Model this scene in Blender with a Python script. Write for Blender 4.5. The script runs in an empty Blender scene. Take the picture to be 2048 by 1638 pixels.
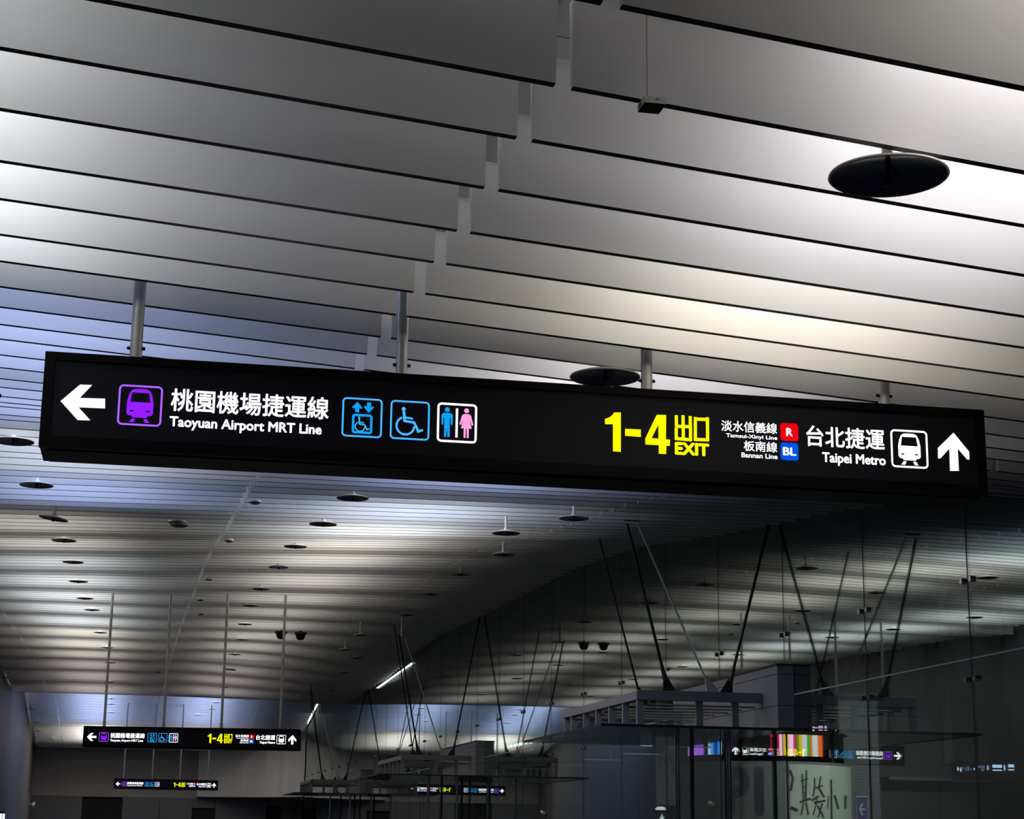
import bpy, bmesh, math, random
import numpy as np
from mathutils import Matrix, Vector
random.seed(7)
SC = bpy.context.scene
COL = SC.collection
EYE = 1.6                                   # eye height above the floor
# ------------------------------------------------------------------ camera
FPX = 3586.0
CX, CY = 1024.0, 819.0
VY = np.array([250 - CX, 1660 - CY, FPX]); VY /= np.linalg.norm(VY)
_a = 206.0
_b = -(_a * (250 - CX) + FPX * FPX) / (1660 - CY)
VZ = np.array([_a, _b, FPX]); VZ /= np.linalg.norm(VZ)
VX = np.cross(VY, VZ)
RW = np.stack([VX, VY, VZ], 1)              # world -> camera (x right, y down, z forward)
cam_data = bpy.data.cameras.new('camera')
cam = bpy.data.objects.new('camera', cam_data)
COL.objects.link(cam)
M = Matrix.Identity(4)
for i in range(3):
    M[i][0] = RW[0, i]; M[i][1] = -RW[1, i]; M[i][2] = -RW[2, i]
M[2][3] = EYE
cam.matrix_world = M
cam_data.sensor_fit = 'HORIZONTAL'
cam_data.sensor_width = 36.0
cam_data.lens = 36.0 * FPX / 2048.0
cam_data.clip_end = 500
SC.camera = cam
# ------------------------------------------------------------------ world, exposure
W = bpy.data.worlds.new('world'); SC.world = W; W.use_nodes = True
W.node_tree.nodes['Background'].inputs[0].default_value = (0.5, 0.58, 0.7, 1)
W.node_tree.nodes['Background'].inputs[1].default_value = 0.012
vs = SC.view_settings
SC.display_settings.display_device = 'sRGB'
vs.view_transform = 'Standard'; vs.look = 'None'; vs.gamma = 1.0; vs.use_curve_mapping = False
vs.exposure = 0.0
# ------------------------------------------------------------------ ceiling height field (metres above the floor)
_zy = [0, 3.7, 4.76, 5.3, 6.4, 7.5, 8.6, 9.7, 10.8, 11.85, 12.94, 14.0, 15.1, 16.2, 17.3, 18.4, 19.5, 20.6, 21.7, 22.75, 24.4, 26, 28.5, 32.4, 37.3, 43.8, 51.4, 60.5, 66, 69, 72, 76, 80, 84, 86, 88, 93, 96]
_zz = [2.24, 2.25, 2.245, 2.28, 2.325, 2.40, 2.49, 2.595, 2.71, 2.82, 2.96, 3.13, 3.28, 3.4, 3.48, 3.58, 3.67, 3.74, 3.82, 3.88, 4.0, 4.13, 4.37, 4.62, 4.80, 5.1, 5.32, 5.44, 5.36, 5.22, 5.10, 5.5, 5.68, 5.1, 4.78, 4.55, 3.85, 3.6]
_sy = [0, 4.2, 5.0, 6.4, 7.5, 9.0, 11.0, 12.0, 14.5, 16.5, 20.0, 27.0, 33.0, 43.0, 100]
_ss = [-.10, -.10, -.088, -.073, -.067, -.064, -.055, -.047, -.027, -.005, .01, .035, .03, 0, 0]
def zc(x, y):
    return EYE + float(np.interp(y, _zy, _zz)) + float(np.interp(y, _sy, _ss)) * x - max(0.0, x - 4.0) * float(np.interp(y, [48, 58, 66, 74], [0, .14, .14, 0]))
Y0, STEP = 5.31, 0.545                      # first baffle, spacing
XG = 8.15                                   # glass wall
XL = -4.62                                  # left wall
YE = 93.0                                   # end wall
# ------------------------------------------------------------------ lamps of the room: luminaires above the baffles
def area(name, loc, sx, sy, power, color, rot=(0, 0, 0)):
    L = bpy.data.lights.new(name, 'AREA'); L.shape = 'RECTANGLE'
    L.size, L.size_y, L.energy, L.color = sx, sy, power, color
    o = bpy.data.objects.new(name, L); o.location = loc; o.rotation_euler = rot
    COL.objects.link(o); return o
COOL = (0.47, 0.57, 0.95); ICE = (0.74, 0.83, 1.0); NEUT = (0.96, 0.98, 1.0); WARM = (1.0, 0.93, 0.84); LAV = (1.0, 0.95, 0.97); ROSE = (1, .87, .84)
# luminaires above the two rows of dishes: (from, to, watts, colour), one list for each row
ROW_LEFT = [(1.0, 3.4, 16, WARM), (3.9, 5.3, 15, NEUT), (5.4, 7.8, 60, NEUT), (8.4, 11.2, 90, COOL), (11.6, 14.6, 88, COOL), (15.2, 18.6, 100, ICE), (19.0, 21.4, 80, COOL), (22.9, 25.4, 46, WARM), (26.7, 29.2, 60, WARM),
            (30.5, 33.0, 66, NEUT), (34.3, 36.8, 84, NEUT), (38.1, 40.6, 96, NEUT), (41.9, 44.4, 90, NEUT), (45.7, 48.2, 96, NEUT), (49.5, 52.0, 96, WARM), (53.3, 55.8, 90, WARM), (57.1, 59.6, 60, WARM), (60.9, 63.4, 46, ROSE),
            (64.7, 67.2, 44, ROSE), (68.5, 71.0, 48, ROSE), (73.0, 78.5, 300, COOL), (79.0, 85.5, 330, COOL), (86.4, 90.2, 300, WARM)]
ROW_RIGHT = [(0.8, 2.4, 26, WARM), (2.7, 4.1, 12, WARM), (4.3, 5.2, 27, LAV), (5.3, 6.4, 20, LAV), (6.5, 7.6, 34, (1, .92, .78)), (8.5, 10.4, 56, LAV), (12.4, 14.6, 40, COOL), (16.2, 18.4, 50, COOL), (20.0, 22.4, 96, ICE), (22.9, 25.4, 110, NEUT), (26.0, 28.6, 100, WARM),
             (29.6, 32.0, 76, WARM), (33.4, 35.8, 62, WARM), (37.2, 39.6, 52, WARM), (41.0, 43.4, 40, WARM), (44.8, 47.2, 46, WARM), (48.6, 51.0, 48, WARM), (52.4, 54.8, 42, WARM), (56.2, 58.6, 34, WARM), (60.0, 62.4, 32, ROSE),
             (63.8, 66.2, 32, ROSE), (67.6, 70.2, 36, ROSE), (73.0, 78.5, 250, COOL), (79.0, 85.5, 270, COOL), (86.4, 90.2, 220, WARM)]
for side, row in ((0, ROW_LEFT), (1, ROW_RIGHT)):
    for ya, yb, pw, cc in row:
        near = yb < 8.3 if side == 0 else yb < 11
        xx = ((-1.0 if near else -0.8 if yb < 22 else -1.5), (2.8 if near else 3.2))[side]
        wd, ht = (((1.1, 0.62) if side == 0 else (1.4, 0.62)) if near else (1.8, 0.80))
        yc = (ya + yb) / 2; sl = math.atan2(zc(xx, yb) - zc(xx, ya), yb - ya)
        area('strip_light', (xx, yc, zc(xx, yc) + ht), wd, yb - ya, pw, cc, (sl, 0, 0))
for xx, ya, yb in ((8.085, 54.0, 62.0), (8.085, 82.5, 92.0), (-4.56, 70.0, 82.0)):      # edge lights between the baffle ends and the walls
    yc = (ya + yb) / 2; sl = math.atan2(zc(xx, yb) - zc(xx, ya), yb - ya)
    area('edge_light', (xx, yc, zc(xx, yc) + (0.12 if yc < 62 else 0.4)), 0.09, yb - ya, 9, (1, 0.98, 0.94), (sl, 0, 0))
# ------------------------------------------------------------------ materials
def lin(c):
    return tuple((v / 255 / 12.92) if v / 255 <= 0.04045 else ((v / 255 + 0.055) / 1.055) ** 2.4 for v in c)
def mat(name, rgb, rough=0.5, metal=0.0, vary=0.06, scale=6.0, bump=0.0, spec=0.5, stretch=None):
    m = bpy.data.materials.new(name); m.use_nodes = True
    nt = m.node_tree; b = nt.nodes['Principled BSDF']
    tc = nt.nodes.new('ShaderNodeTexCoord'); n = nt.nodes.new('ShaderNodeTexNoise')
    n.inputs['Scale'].default_value = scale; n.inputs['Detail'].default_value = 4
    if stretch:
        mp = nt.nodes.new('ShaderNodeMapping'); mp.inputs['Scale'].default_value = stretch
        nt.links.new(tc.outputs['Object'], mp.inputs[0]); nt.links.new(mp.outputs[0], n.inputs['Vector'])
    else:
        nt.links.new(tc.outputs['Object'], n.inputs['Vector'])
    r = nt.nodes.new('ShaderNodeValToRGB'); c = lin(rgb)
    r.color_ramp.elements[0].position = 0.3; r.color_ramp.elements[1].position = 0.7
    r.color_ramp.elements[0].color = tuple(v * (1 - vary) for v in c) + (1,)
    r.color_ramp.elements[1].color = tuple(min(1, v * (1 + vary)) for v in c) + (1,)
    nt.links.new(n.outputs['Fac'], r.inputs[0]); nt.links.new(r.outputs[0], b.inputs['Base Color'])
    b.inputs['Roughness'].default_value = rough; b.inputs['Metallic'].default_value = metal
    b.inputs['Specular IOR Level'].default_value = spec
    if bump:
        bp = nt.nodes.new('ShaderNodeBump'); bp.inputs['Strength'].default_value = bump; bp.inputs['Distance'].default_value = 0.01
        nt.links.new(n.outputs['Fac'], bp.inputs['Height']); nt.links.new(bp.outputs[0], b.inputs['Normal'])
    return m
def emit(name, rgb, strength):
    m = bpy.data.materials.new(name); m.use_nodes = True
    b = m.node_tree.nodes['Principled BSDF']; c = lin(rgb)
    b.inputs['Base Color'].default_value = (0.0, 0.0, 0.0, 1); b.inputs['Specular IOR Level'].default_value = 0.0
    b.inputs['Emission Color'].default_value = c + (1,); b.inputs['Emission Strength'].default_value = strength
    return m
def glass_mat(name, tint, r0):
    m = bpy.data.materials.new(name); m.use_nodes = True
    nt = m.node_tree; nt.nodes.clear(); N = nt.nodes.new; L = nt.links.new
    out = N('ShaderNodeOutputMaterial'); mix = N('ShaderNodeMixShader'); tr = N('ShaderNodeBsdfTransparent'); gl = N('ShaderNodeBsdfGlossy')
    tr.inputs[0].default_value = tint + (1,); gl.inputs['Roughness'].default_value = 0.0; gl.inputs[0].default_value = (0.93, 1.0, 0.97, 1)
    g = N('ShaderNodeNewGeometry'); d = N('ShaderNodeVectorMath'); d.operation = 'DOT_PRODUCT'
    L(g.outputs['Normal'], d.inputs[0]); L(g.outputs['Incoming'], d.inputs[1])
    def mth(op, a, b=None):
        q = N('ShaderNodeMath'); q.operation = op
        for i, v in enumerate((a, b)):
            if v is None: continue
            if isinstance(v, (int, float)): q.inputs[i].default_value = v
            else: L(v, q.inputs[i])
        return q.outputs[0]
    c = mth('ABSOLUTE', d.outputs['Value']); p = mth('POWER', mth('SUBTRACT', 1.0, c), 5.0)
    f = mth('ADD', mth('MULTIPLY', p, 1 - r0), r0)
    L(f, mix.inputs[0]); L(tr.outputs[0], mix.inputs[1]); L(gl.outputs[0], mix.inputs[2]); L(mix.outputs[0], out.inputs[0])
    return m
MAT = dict(
    baffle=mat('baffle_white', (205, 205, 205), 0.45, 0, 0.02, 3),
    deck=mat('deck_white', (150, 150, 150), 0.7, 0, 0.03, 2),
    floor=mat('floor_stone', (30, 30, 31), 0.4, 0, 0.15, 1.5),
    wall=mat('wall_grey', (120, 114, 108), 0.6, 0, 0.05, 1.2),
    wall_dark=mat('wall_dark', (74, 73, 76), 0.55, 0, 0.06, 1.5),
    wall_in=mat('wall_inner', (62, 62, 62), 0.7, 0, 0.08, 0.8),
    drum=mat('drum_grey', (150, 148, 146), 0.4, 0.1, 0.08, 2, 0, 0.5, (1, 1, 0.05)),
    black=mat('void_black', (6, 6, 7), 0.9, 0, 0.05),
    sign_case=mat('sign_case_black', (5, 5, 5), 0.4, 0, 0.1, 12, 0, 0.06),
    sign_face=mat('sign_face_black', (24, 25, 31), 0.3, 0, 0.05, 12, 0, 0.06),
    edge=mat('underside_shade_black', (9, 9, 11), 0.6, 0, 0.05, 12),  # baffle undersides: their shade is put into the colour as black
    pole=mat('pole_steel', (150, 150, 144), 0.42, 0.35, 0.12, 8),
    bolt=mat('bolt_black', (14, 14, 15), 0.4, 0.4, 0.1, 30),
    steel=mat('canopy_steel', (124, 123, 130), 0.5, 0.2, 0.06, 4),
    steel_dark=mat('canopy_steel_dark', (38, 38, 42), 0.5, 0.3, 0.06, 6),
    chrome=mat('polished_steel', (190, 195, 205), 0.18, 1.0, 0.03, 10),
    rod=mat('rod_dark', (30, 30, 32), 0.4, 0.5, 0.1, 10),
    rod_light=mat('rod_light', (190, 190, 186), 0.35, 0.4, 0.05, 10),
    seal=mat('seal_dark', (18, 22, 22), 0.6, 0, 0.1, 10),
    seal_light=mat('seal_light', (170, 176, 180), 0.4, 0, 0.05, 10),
    dish_top=mat('dish_grey', (176, 170, 160), 0.45, 0, 0.05, 10),
    dish_under=mat('dish_blue_sheen', (18, 46, 104), 0.15, 0.3, 0.15, 4),  # blue base colour stands in for a bluish reflection
    dish_lamp=mat('dish_lamp_black', (10, 10, 11), 0.4, 0.2, 0.1, 20),
    white_plastic=mat('white_plastic', (205, 203, 196), 0.4, 0, 0.03, 20),
    grey_plastic=mat('grey_plastic', (120, 118, 112), 0.5, 0, 0.05, 20),
    shutter=mat('shutter_grey', (110, 110, 114), 0.45, 0.3, 0.06, 8),
    panel_pale=mat('panel_pale', (168, 170, 160), 0.7, 0, 0.08, 3),
    panel_grey=mat('panel_grey', (98, 98, 102), 0.6, 0, 0.06, 3),
    ink=mat('ink_black', (12, 12, 14), 0.7, 0, 0.1, 20),
    p1=mat('dark_purple_print', (58, 44, 66), 0.6, 0, 0.05, 10),
    purple=mat('purple_board', (66, 48, 120), 0.5, 0, 0.05, 10),
    glass=glass_mat('glass_clear', (0.80, 0.87, 0.84), 0.3),
    fin=glass_mat('glass_fin', (0.80, 0.88, 0.84), 0.06),
    plate=glass_mat('glass_plate', (0.55, 0.62, 0.62), 0.06),
    e_white=emit('lit_white', (250, 250, 255), 1.5), e_purple=emit('lit_purple', (150, 30, 255), 1.05),
    e_purple2=emit('lit_violet', (176, 100, 255), 1.05), e_cyan=emit('lit_cyan', (20, 160, 240), 1.0),
    e_cyan2=emit('lit_light_cyan', (70, 180, 255), 1.1), e_pink=emit('lit_pink', (255, 165, 225), 1.0), e_yellow=emit('lit_yellow', (255, 255, 0), 1.05),
    e_red=emit('lit_red', (240, 0, 16), 1.0), e_blue=emit('lit_blue', (0, 84, 230), 1.0),
    e_pale=emit('lit_pale_blue', (186, 212, 250), 1.9), e_dim=emit('lit_dim_blue', (96, 120, 170), 1.1),
    e_led=emit('led_pink', (255, 190, 235), 2.6), e_azure=emit('lit_azure', (60, 150, 240), 1.9), e_strip=emit('lit_strip', (235, 240, 255), 7.0), e_orange=emit('lit_orange', (255, 110, 40), 1.9), e_green=emit('lit_green', (90, 170, 30), 1.8),
    e_amber=emit('lit_amber', (245, 195, 10), 2.0), e_crimson=emit('lit_crimson', (215, 20, 70), 1.9), e_lilac=emit('lit_lilac', (165, 95, 225), 2.2),
    e_teal=emit('lit_teal', (14, 60, 74), 0.35), e_slot=emit('lit_soft', (160, 170, 190), 0.6))
# ------------------------------------------------------------------ mesh helpers
class MB:
    def __init__(s): s.v = []; s.f = []; s.mi = []; s.mats = []
    def _m(s, m):
        if m is None: return 0
        if m not in s.mats: s.mats.append(m)
        return s.mats.index(m)
    def add(s, vs_, fs_, m=None):
        k = len(s.v); s.v += [tuple(map(float, p)) for p in vs_]; q = s._m(m)
        for f in fs_: s.f.append(tuple(k + i for i in f)); s.mi.append(q)
        return s
    def box(s, x0, x1, y0, y1, z0, z1, m=None):
        p = [(x, y, z) for z in (z0, z1) for y in (y0, y1) for x in (x0, x1)]
        return s.add(p, [(0, 2, 3, 1), (4, 5, 7, 6), (0, 1, 5, 4), (2, 6, 7, 3), (0, 4, 6, 2), (1, 3, 7, 5)], m)
    def tube(s, a, b, r, n=10, r2=None, m=None):
        a, b = Vector(a), Vector(b); d = (b - a).normalized(); r2 = r if r2 is None else r2
        u = d.orthogonal().normalized(); w = d.cross(u); vs_ = []
        for c, rr in ((a, r), (b, r2)):
            for i in range(n):
                t = 2 * math.pi * i / n; vs_.append(c + (u * math.cos(t) + w * math.sin(t)) * rr)
        fs_ = [(i, (i + 1) % n, n + (i + 1) % n, n + i) for i in range(n)] + [tuple(range(n))[::-1], tuple(range(n, 2 * n))]
        return s.add(vs_, fs_, m)
    def lathe(s, prof, c=(0, 0, 0), n=32, m=None):
        vs_ = []; fs_ = []
        for r, z in prof:
            for i in range(n):
                t = 2 * math.pi * i / n; vs_.append((c[0] + r * math.cos(t), c[1] + r * math.sin(t), c[2] + z))
        for k in range(len(prof) - 1):
            for i in range(n):
                j = (i + 1) % n; fs_.append((k * n + i, k * n + j, (k + 1) * n + j, (k + 1) * n + i))
        return s.add(vs_, fs_, m)
    def prism(s, poly, y0, y1, m=None):      # poly in x,z, extruded along y
        n = len(poly)
        vs_ = [(x, y0, z) for x, z in poly] + [(x, y1, z) for x, z in poly]
        fs_ = [tuple(range(n)), tuple(range(2 * n - 1, n - 1, -1))] + [(i, n + i, n + (i + 1) % n, (i + 1) % n) for i in range(n)]
        return s.add(vs_, fs_, m)
    def mesh(s, name, m=None):
        me = bpy.data.meshes.new(name); me.from_pydata(s.v, [], s.f)
        for q in (s.mats if s.mats else [m]): me.materials.append(q)
        if s.mats: me.polygons.foreach_set('material_index', s.mi)
        bm = bmesh.new(); bm.from_mesh(me); bmesh.ops.recalc_face_normals(bm, faces=bm.faces); bm.to_mesh(me); bm.free()
        me.update(); return me
    def obj(s, name, m=None, parent=None, smooth=False):
        me = s.mesh(name, m)
        if smooth:
            me.polygons.foreach_set('use_smooth', [True] * len(me.polygons)); me.set_sharp_from_angle(angle=math.radians(40))
        return link(name, me, parent)
def link(name, data, parent=None):
    o = bpy.data.objects.new(name, data); COL.objects.link(o)
    if parent is not None: o.parent = parent
    return o
def thing(name, label, cat, loc=(0, 0, 0), rz=0.0, group=None, data=None):
    o = link(name, data); o.location = loc; o.rotation_euler = (0, 0, rz)
    return tag(o, label, cat, group)
def tag(o, label, cat, group=None):
    o['label'] = label; o['category'] = cat
    if group: o['group'] = group
    return o
def struct(o): o['kind'] = 'structure'; return o
def dup(root, loc, rz=None):
    r = root.copy(); COL.objects.link(r); r.location = loc
    if rz is not None: r.rotation_euler = (0, 0, rz)
    for ch in list(root.children):
        c = ch.copy(); COL.objects.link(c); c.parent = r
        for g in list(ch.children):
            d = g.copy(); COL.objects.link(d); d.parent = c
    return r
ORD = ['first', 'second', 'third', 'fourth', 'fifth', 'sixth', 'seventh', 'eighth', 'ninth', 'tenth', 'eleventh', 'twelfth', 'thirteenth', 'fourteenth', 'fifteenth', 'sixteenth', 'seventeenth', 'eighteenth', 'nineteenth', 'twentieth']
# measuring aid: direction of a sight line (per metre along the hall), used to place things at their measured positions
def ray(px, py):
    w = RW.T @ np.array([px - CX, py - CY, FPX]); return w / w[1]
def at_y(px, py, y):
    r = ray(px, py) * y; return (r[0], y, r[2] + EYE)
def at_ceiling(px, py, off):
    r = ray(px, py); y = 3.0
    while y < 92:
        if r[2] * y + EYE >= zc(r[0] * y, y) - off: break
        y += 0.02
    return (r[0] * y, y, zc(r[0] * y, y) - off)
# ------------------------------------------------------------------ SETTING: floor, walls, ceiling
struct(MB().box(XL - 0.3, 24, -8, YE + 1, -0.2, 0).obj('floor', MAT['floor']))
deck = MB(); ys = [1.2 + 1.8 * i for i in range(52)]
for a, b in zip(ys[:-1], ys[1:]):           # the deck above the baffles, in panels with open seams
    for x0, x1 in ((XL, -1.9), (-1.89, 1.1), (1.11, 4.4), (4.41, XG - 0.03)):
        a2, b2 = a + 0.006, b - 0.006
        v = [(x0, a2, zc(x0, a) + 0.95), (x1, a2, zc(x1, a) + 0.95), (x1, b2, zc(x1, b) + 0.95), (x0, b2, zc(x0, b) + 0.95)]
        deck.add(v + [(p[0], p[1], p[2] + 0.03) for p in v], [(0, 1, 2, 3), (7, 6, 5, 4), (0, 4, 5, 1), (1, 5, 6, 2), (2, 6, 7, 3), (3, 7, 4, 0)])
ceiling = struct(deck.obj('ceiling', MAT['deck']))
BAYS = ((-4.5, -3.295), (-3.245, 1.10), (1.152, 5.465), (5.515, 8.02))
PROF = [(-0.016, 0.0), (0.016, 0.0), (0.036, 0.285), (-0.036, 0.285)]
def baffle(mb, x0, x1, y, jit, nx=4):
    k = len(PROF); vs_ = []; fs_ = []; es_ = []
    for i in range(nx + 1):
        x = x0 + (x1 - x0) * i / nx; z = zc(x, y) + jit
        vs_ += [(x, y + py, z + pz) for py, pz in PROF]
    for i in range(nx):
        for j in range(k):
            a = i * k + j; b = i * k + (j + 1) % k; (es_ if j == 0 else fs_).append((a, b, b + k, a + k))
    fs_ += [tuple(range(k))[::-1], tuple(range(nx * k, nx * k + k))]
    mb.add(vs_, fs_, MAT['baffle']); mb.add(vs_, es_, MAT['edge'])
far = MB(); count = 0
for n in range(-4, 161):
    y = Y0 + STEP * n; jit = random.uniform(-0.007, 0.007)
    for bi, (x0, x1) in enumerate(BAYS):
        if y < 0 or (bi == 0 and y < 40): continue
        if bi == 3 and y < 8.0: continue
        if count < 300 and bi > 0:
            mb = MB(); baffle(mb, x0, x1, y, jit); mb.obj('baffle', None, ceiling); count += 1
        else: baffle(far, x0, x1, y, jit, 1)
fo = far.obj('baffle_field', None, ceiling); fo['kind'] = 'stuff'
for xr in (1.126, 5.490):                     # rails along the joints, closing off each bay above the baffles
    rb = MB(); ry = [1.5 + 1.5 * i for i in range(61)]; vs_ = []
    for y in ry:
        z = zc(xr, y); vs_ += [(xr - .012, y, z + .29), (xr + .012, y, z + .29), (xr + .012, y, z + .94), (xr - .012, y, z + .94)]
    fs_ = [(i * 4 + j, i * 4 + (j + 1) % 4, i * 4 + 4 + (j + 1) % 4, i * 4 + 4 + j) for i in range(60) for j in range(4)]
    rb.add(vs_, fs_ + [(0, 1, 2, 3), (243, 242, 241, 240)]); rb.obj('joint_rail', MAT['baffle'], ceiling)
# left wall with its lower panelling
mb = MB().box(XL - 0.2, XL, 30, YE, 0, 8.2)
wl = struct(mb.obj('wall_left', MAT['wall_dark']))
for i in range(11):
    y0 = 40 + i * 4.8
    MB().box(XL, XL + 0.05, y0 + 0.02, y0 + 4.78, 0, 3.16).obj('panel', MAT['wall_dark'], wl)
# end wall: plain upper wall, lower cladding, doorways
wb = struct(MB().box(XL, 14, YE, YE + 0.3, 0, 8.5).obj('wall_back', MAT['wall']))
zb = 3.2
for x0, x1 in ((XL, -2.15), (-0.2, 1.6), (1.62, 3.2), (4.35, 6.9), (7.6, 8.1)):
    MB().box(x0 + 0.01, x1 - 0.01, YE - 0.12, YE, 0, zb).obj('wall_panel', MAT['wall_dark'], wb)
MB().box(-2.15, -0.2, YE - 0.12, YE - 0.02, zb - 0.03, zb).obj('lintel', MAT['wall_dark'], wb)
MB().box(3.2, 4.35, YE - 0.12, YE - 0.02, 2.72, zb).obj('lintel', MAT['wall_dark'], wb)
MB().box(6.9, 7.6, YE - 0.12, YE - 0.02, 2.85, zb).obj('lintel', MAT['wall_dark'], wb)
for i, (x0, x1, z1) in enumerate(((-2.15, -0.2, zb - 0.03), (3.2, 4.35, 2.72), (6.9, 7.6, 2.85))):
    struct(MB().box(x0, x1, YE - 0.03, YE - 0.005, 0, z1).obj('door_%d' % (i + 1), MAT['black']))
# curved wall drum bulging from the end wall on the right
pts = []
for i in range(17):
    t = math.pi / 2 * i / 16
    pts.append((3.4 + 4.72 * math.sin(t) ** 0.9, YE - 0.4 - 6.2 * (1 - math.cos(t)) ** 0.8))
mb = MB(); k = len(pts)
z0, z1 = EYE + 1.66, 7.2
mb.add([(x, y, z0) for x, y in pts] + [(x, y, z1) for x, y in pts] + [(8.12, YE, z0), (8.12, YE, z1), (3.4, YE, z0), (3.4, YE, z1)],
       [(i, i + 1, k + i + 1, k + i) for i in range(k - 1)] + [tuple(range(k)) + (2 * k, 2 * k + 2), (k - 1, 2 * k, 2 * k + 1, 2 * k - 1), (2 * k + 2, 0, k, 2 * k + 3)])
struct(mb.obj('wall_curved', MAT['drum'], None, True))
# ------------------------------------------------------------------ glass wall on the right
PJ = [16.64 + 2.645 * k for k in range(-4, 30)]
ZH = EYE + 1.775
wr = struct(MB().box(XG - 0.04, XG + 0.06, PJ[0], YE, 0, 0.08).obj('wall_right', MAT['steel_dark']))
for a, b in zip(PJ[:-1], PJ[1:]):
    b = min(b, YE)
    for z0, z1a, z1b in ((0.08, ZH - 0.008, ZH - 0.008), (ZH + 0.008, zc(XG, a) + 0.9, zc(XG, b) + 0.9)):
        y0, y1 = a + 0.011, b - 0.011; x0, x1 = XG, XG + 0.012
        MB().add([(x0, y0, z0), (x1, y0, z0), (x1, y1, z0), (x0, y1, z0), (x0, y0, z1a), (x1, y0, z1a), (x1, y1, z1b), (x0, y1, z1b)],
                 [(0, 3, 2, 1), (4, 5, 6, 7), (0, 1, 5, 4), (1, 2, 6, 5), (2, 3, 7, 6), (3, 0, 4, 7)]).obj('glass_pane', MAT['glass'], wr)
    MB().box(XG - 0.001, XG + 0.013, a + 0.011, b - 0.011, ZH - 0.008, ZH + 0.008).obj('horizontal_seal', MAT['seal_light'], wr)
sp = None
for y in PJ[1:-1]:
    MB().box(XG - 0.001, XG + 0.013, y - 0.011, y + 0.011, 0.08, zc(XG, y) + 0.9).obj('joint_seal', MAT['seal'], wr)
    f = MB().box(XG + 0.03, XG + 0.72, y - 0.008, y + 0.008, EYE + 1.38, zc(XG, y) + 0.9).obj('glass_fin', MAT['fin'], wr)
    MB().box(XG + 0.03, XG + 0.72, y - 0.01, y + 0.01, EYE + 1.365, EYE + 1.38).obj('fin_edge', MAT['seal_light'], f)
    for z in (EYE + 2.56, EYE + 1.57):
        if sp is None:
            sb = MB().tube((0.03, 0, 0), (0.2, 0, 0), 0.03, 10).tube((0.06, -0.1, 0), (0.06, 0.1, 0), 0.016, 8)
            sp_me = sb.mesh('spider_fitting', MAT['steel_dark'])
            cap_me = MB().tube((-0.03, 0, 0), (0.06, 0, 0), 0.03, 14).mesh('cap', MAT['chrome']); sp = True
        s = link('spider_fitting', sp_me, wr); s.location = (XG, y, z)
        for dy in (-0.1, 0.1):
            c = link('cap', cap_me, s); c.location = (0, dy, 0)
# ------------------------------------------------------------------ hanging signs
SG = dict(x=-0.4754, y=7.9895, z=2.0739 + EYE, yaw=-0.0078, W=4.5, H=0.434, D=0.35)
_u = np.array([math.cos(SG['yaw']), math.sin(SG['yaw']), 0]); _n = np.array([-math.sin(SG['yaw']), math.cos(SG['yaw']), 0])
_o = np.array([SG['x'], SG['y'], SG['z'] - EYE])
def uv(px, py):                              # a measured point on the sign's face -> metres from its top left corner
    r = ray(px, py); t = (_o @ _n) / (r @ _n); p = r * t - _o
    return (float(p @ _u), float(p[2]))
def zm(off, sc):                             # reading of a magnified detail
    return lambda x, y: uv(off[0] + x / sc, off[1] + y / sc)
A = zm((60, 680), 3.2); B = zm((640, 720), 3.41333); C = zm((1180, 780), 4.87619); Dm = zm((1580, 800), 4.45217)
YF = 0.012                                    # the lit face lies a little behind the frame
def flat(polys, holes=(), y=YF - 0.004):      # filled outlines (with holes) as one thin mesh
    bm = bmesh.new(); edges = []
    for poly in list(polys) + list(holes):
        vs_ = [bm.verts.new((x, y, z)) for x, z in poly]
        edges += [bm.edges.new((vs_[i], vs_[(i + 1) % len(vs_)])) for i in range(len(vs_))]
    bmesh.ops.triangle_fill(bm, use_beauty=True, use_dissolve=False, edges=edges)
    me = bpy.data.meshes.new('flat'); bm.to_mesh(me); bm.free(); return me
def circ(cx, cz, rx, rz=None, n=20):
    rz = rx if rz is None else rz
    return [(cx + rx * math.cos(2 * math.pi * i / n), cz + rz * math.sin(2 * math.pi * i / n)) for i in range(n)]
def rrect(x0, x1, z0, z1, r, n=5):
    o = []
    for cx, cz, a0 in ((x1 - r, z1 - r, 0), (x0 + r, z1 - r, 90), (x0 + r, z0 + r, 180), (x1 - r, z0 + r, 270)):
        for i in range(n + 1):
            a = math.radians(a0 + 90 * i / n); o.append((cx + r * math.cos(a), cz + r * math.sin(a)))
    return o
def rect_of(f, c):                            # upright rectangle through four measured corners
    p = [f(*q) for q in c]
    return ((p[0][0] + p[3][0]) / 2, (p[1][0] + p[2][0]) / 2, (p[2][1] + p[3][1]) / 2, (p[0][1] + p[1][1]) / 2)
def ring(r, t, rad):
    x0, x1, z0, z1 = r
    return flat([rrect(x0, x1, z0, z1, rad)], [rrect(x0 + t, x1 - t, z0 + t, z1 - t, max(0.004, rad - t))])
def stroke(pts, w):                           # a band along a polyline, as quads
    out = []
    for (a, b) in zip(pts[:-1], pts[1:]):
        d = Vector((b[0] - a[0], b[1] - a[1])); d.normalize(); nrm = Vector((-d.y, d.x)) * (w / 2); e = d * (w * 0.25)
        out.append([(a[0] + nrm.x - e.x, a[1] + nrm.y - e.y), (b[0] + nrm.x + e.x, b[1] + nrm.y + e.y), (b[0] - nrm.x + e.x, b[1] - nrm.y + e.y), (a[0] - nrm.x - e.x, a[1] - nrm.y - e.y)])
    return out
def quads(lst, y=YF - 0.004):
    mb = MB()
    for q in lst: mb.add([(x, y, z) for x, z in q], [tuple(range(len(q)))])
    return mb
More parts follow.
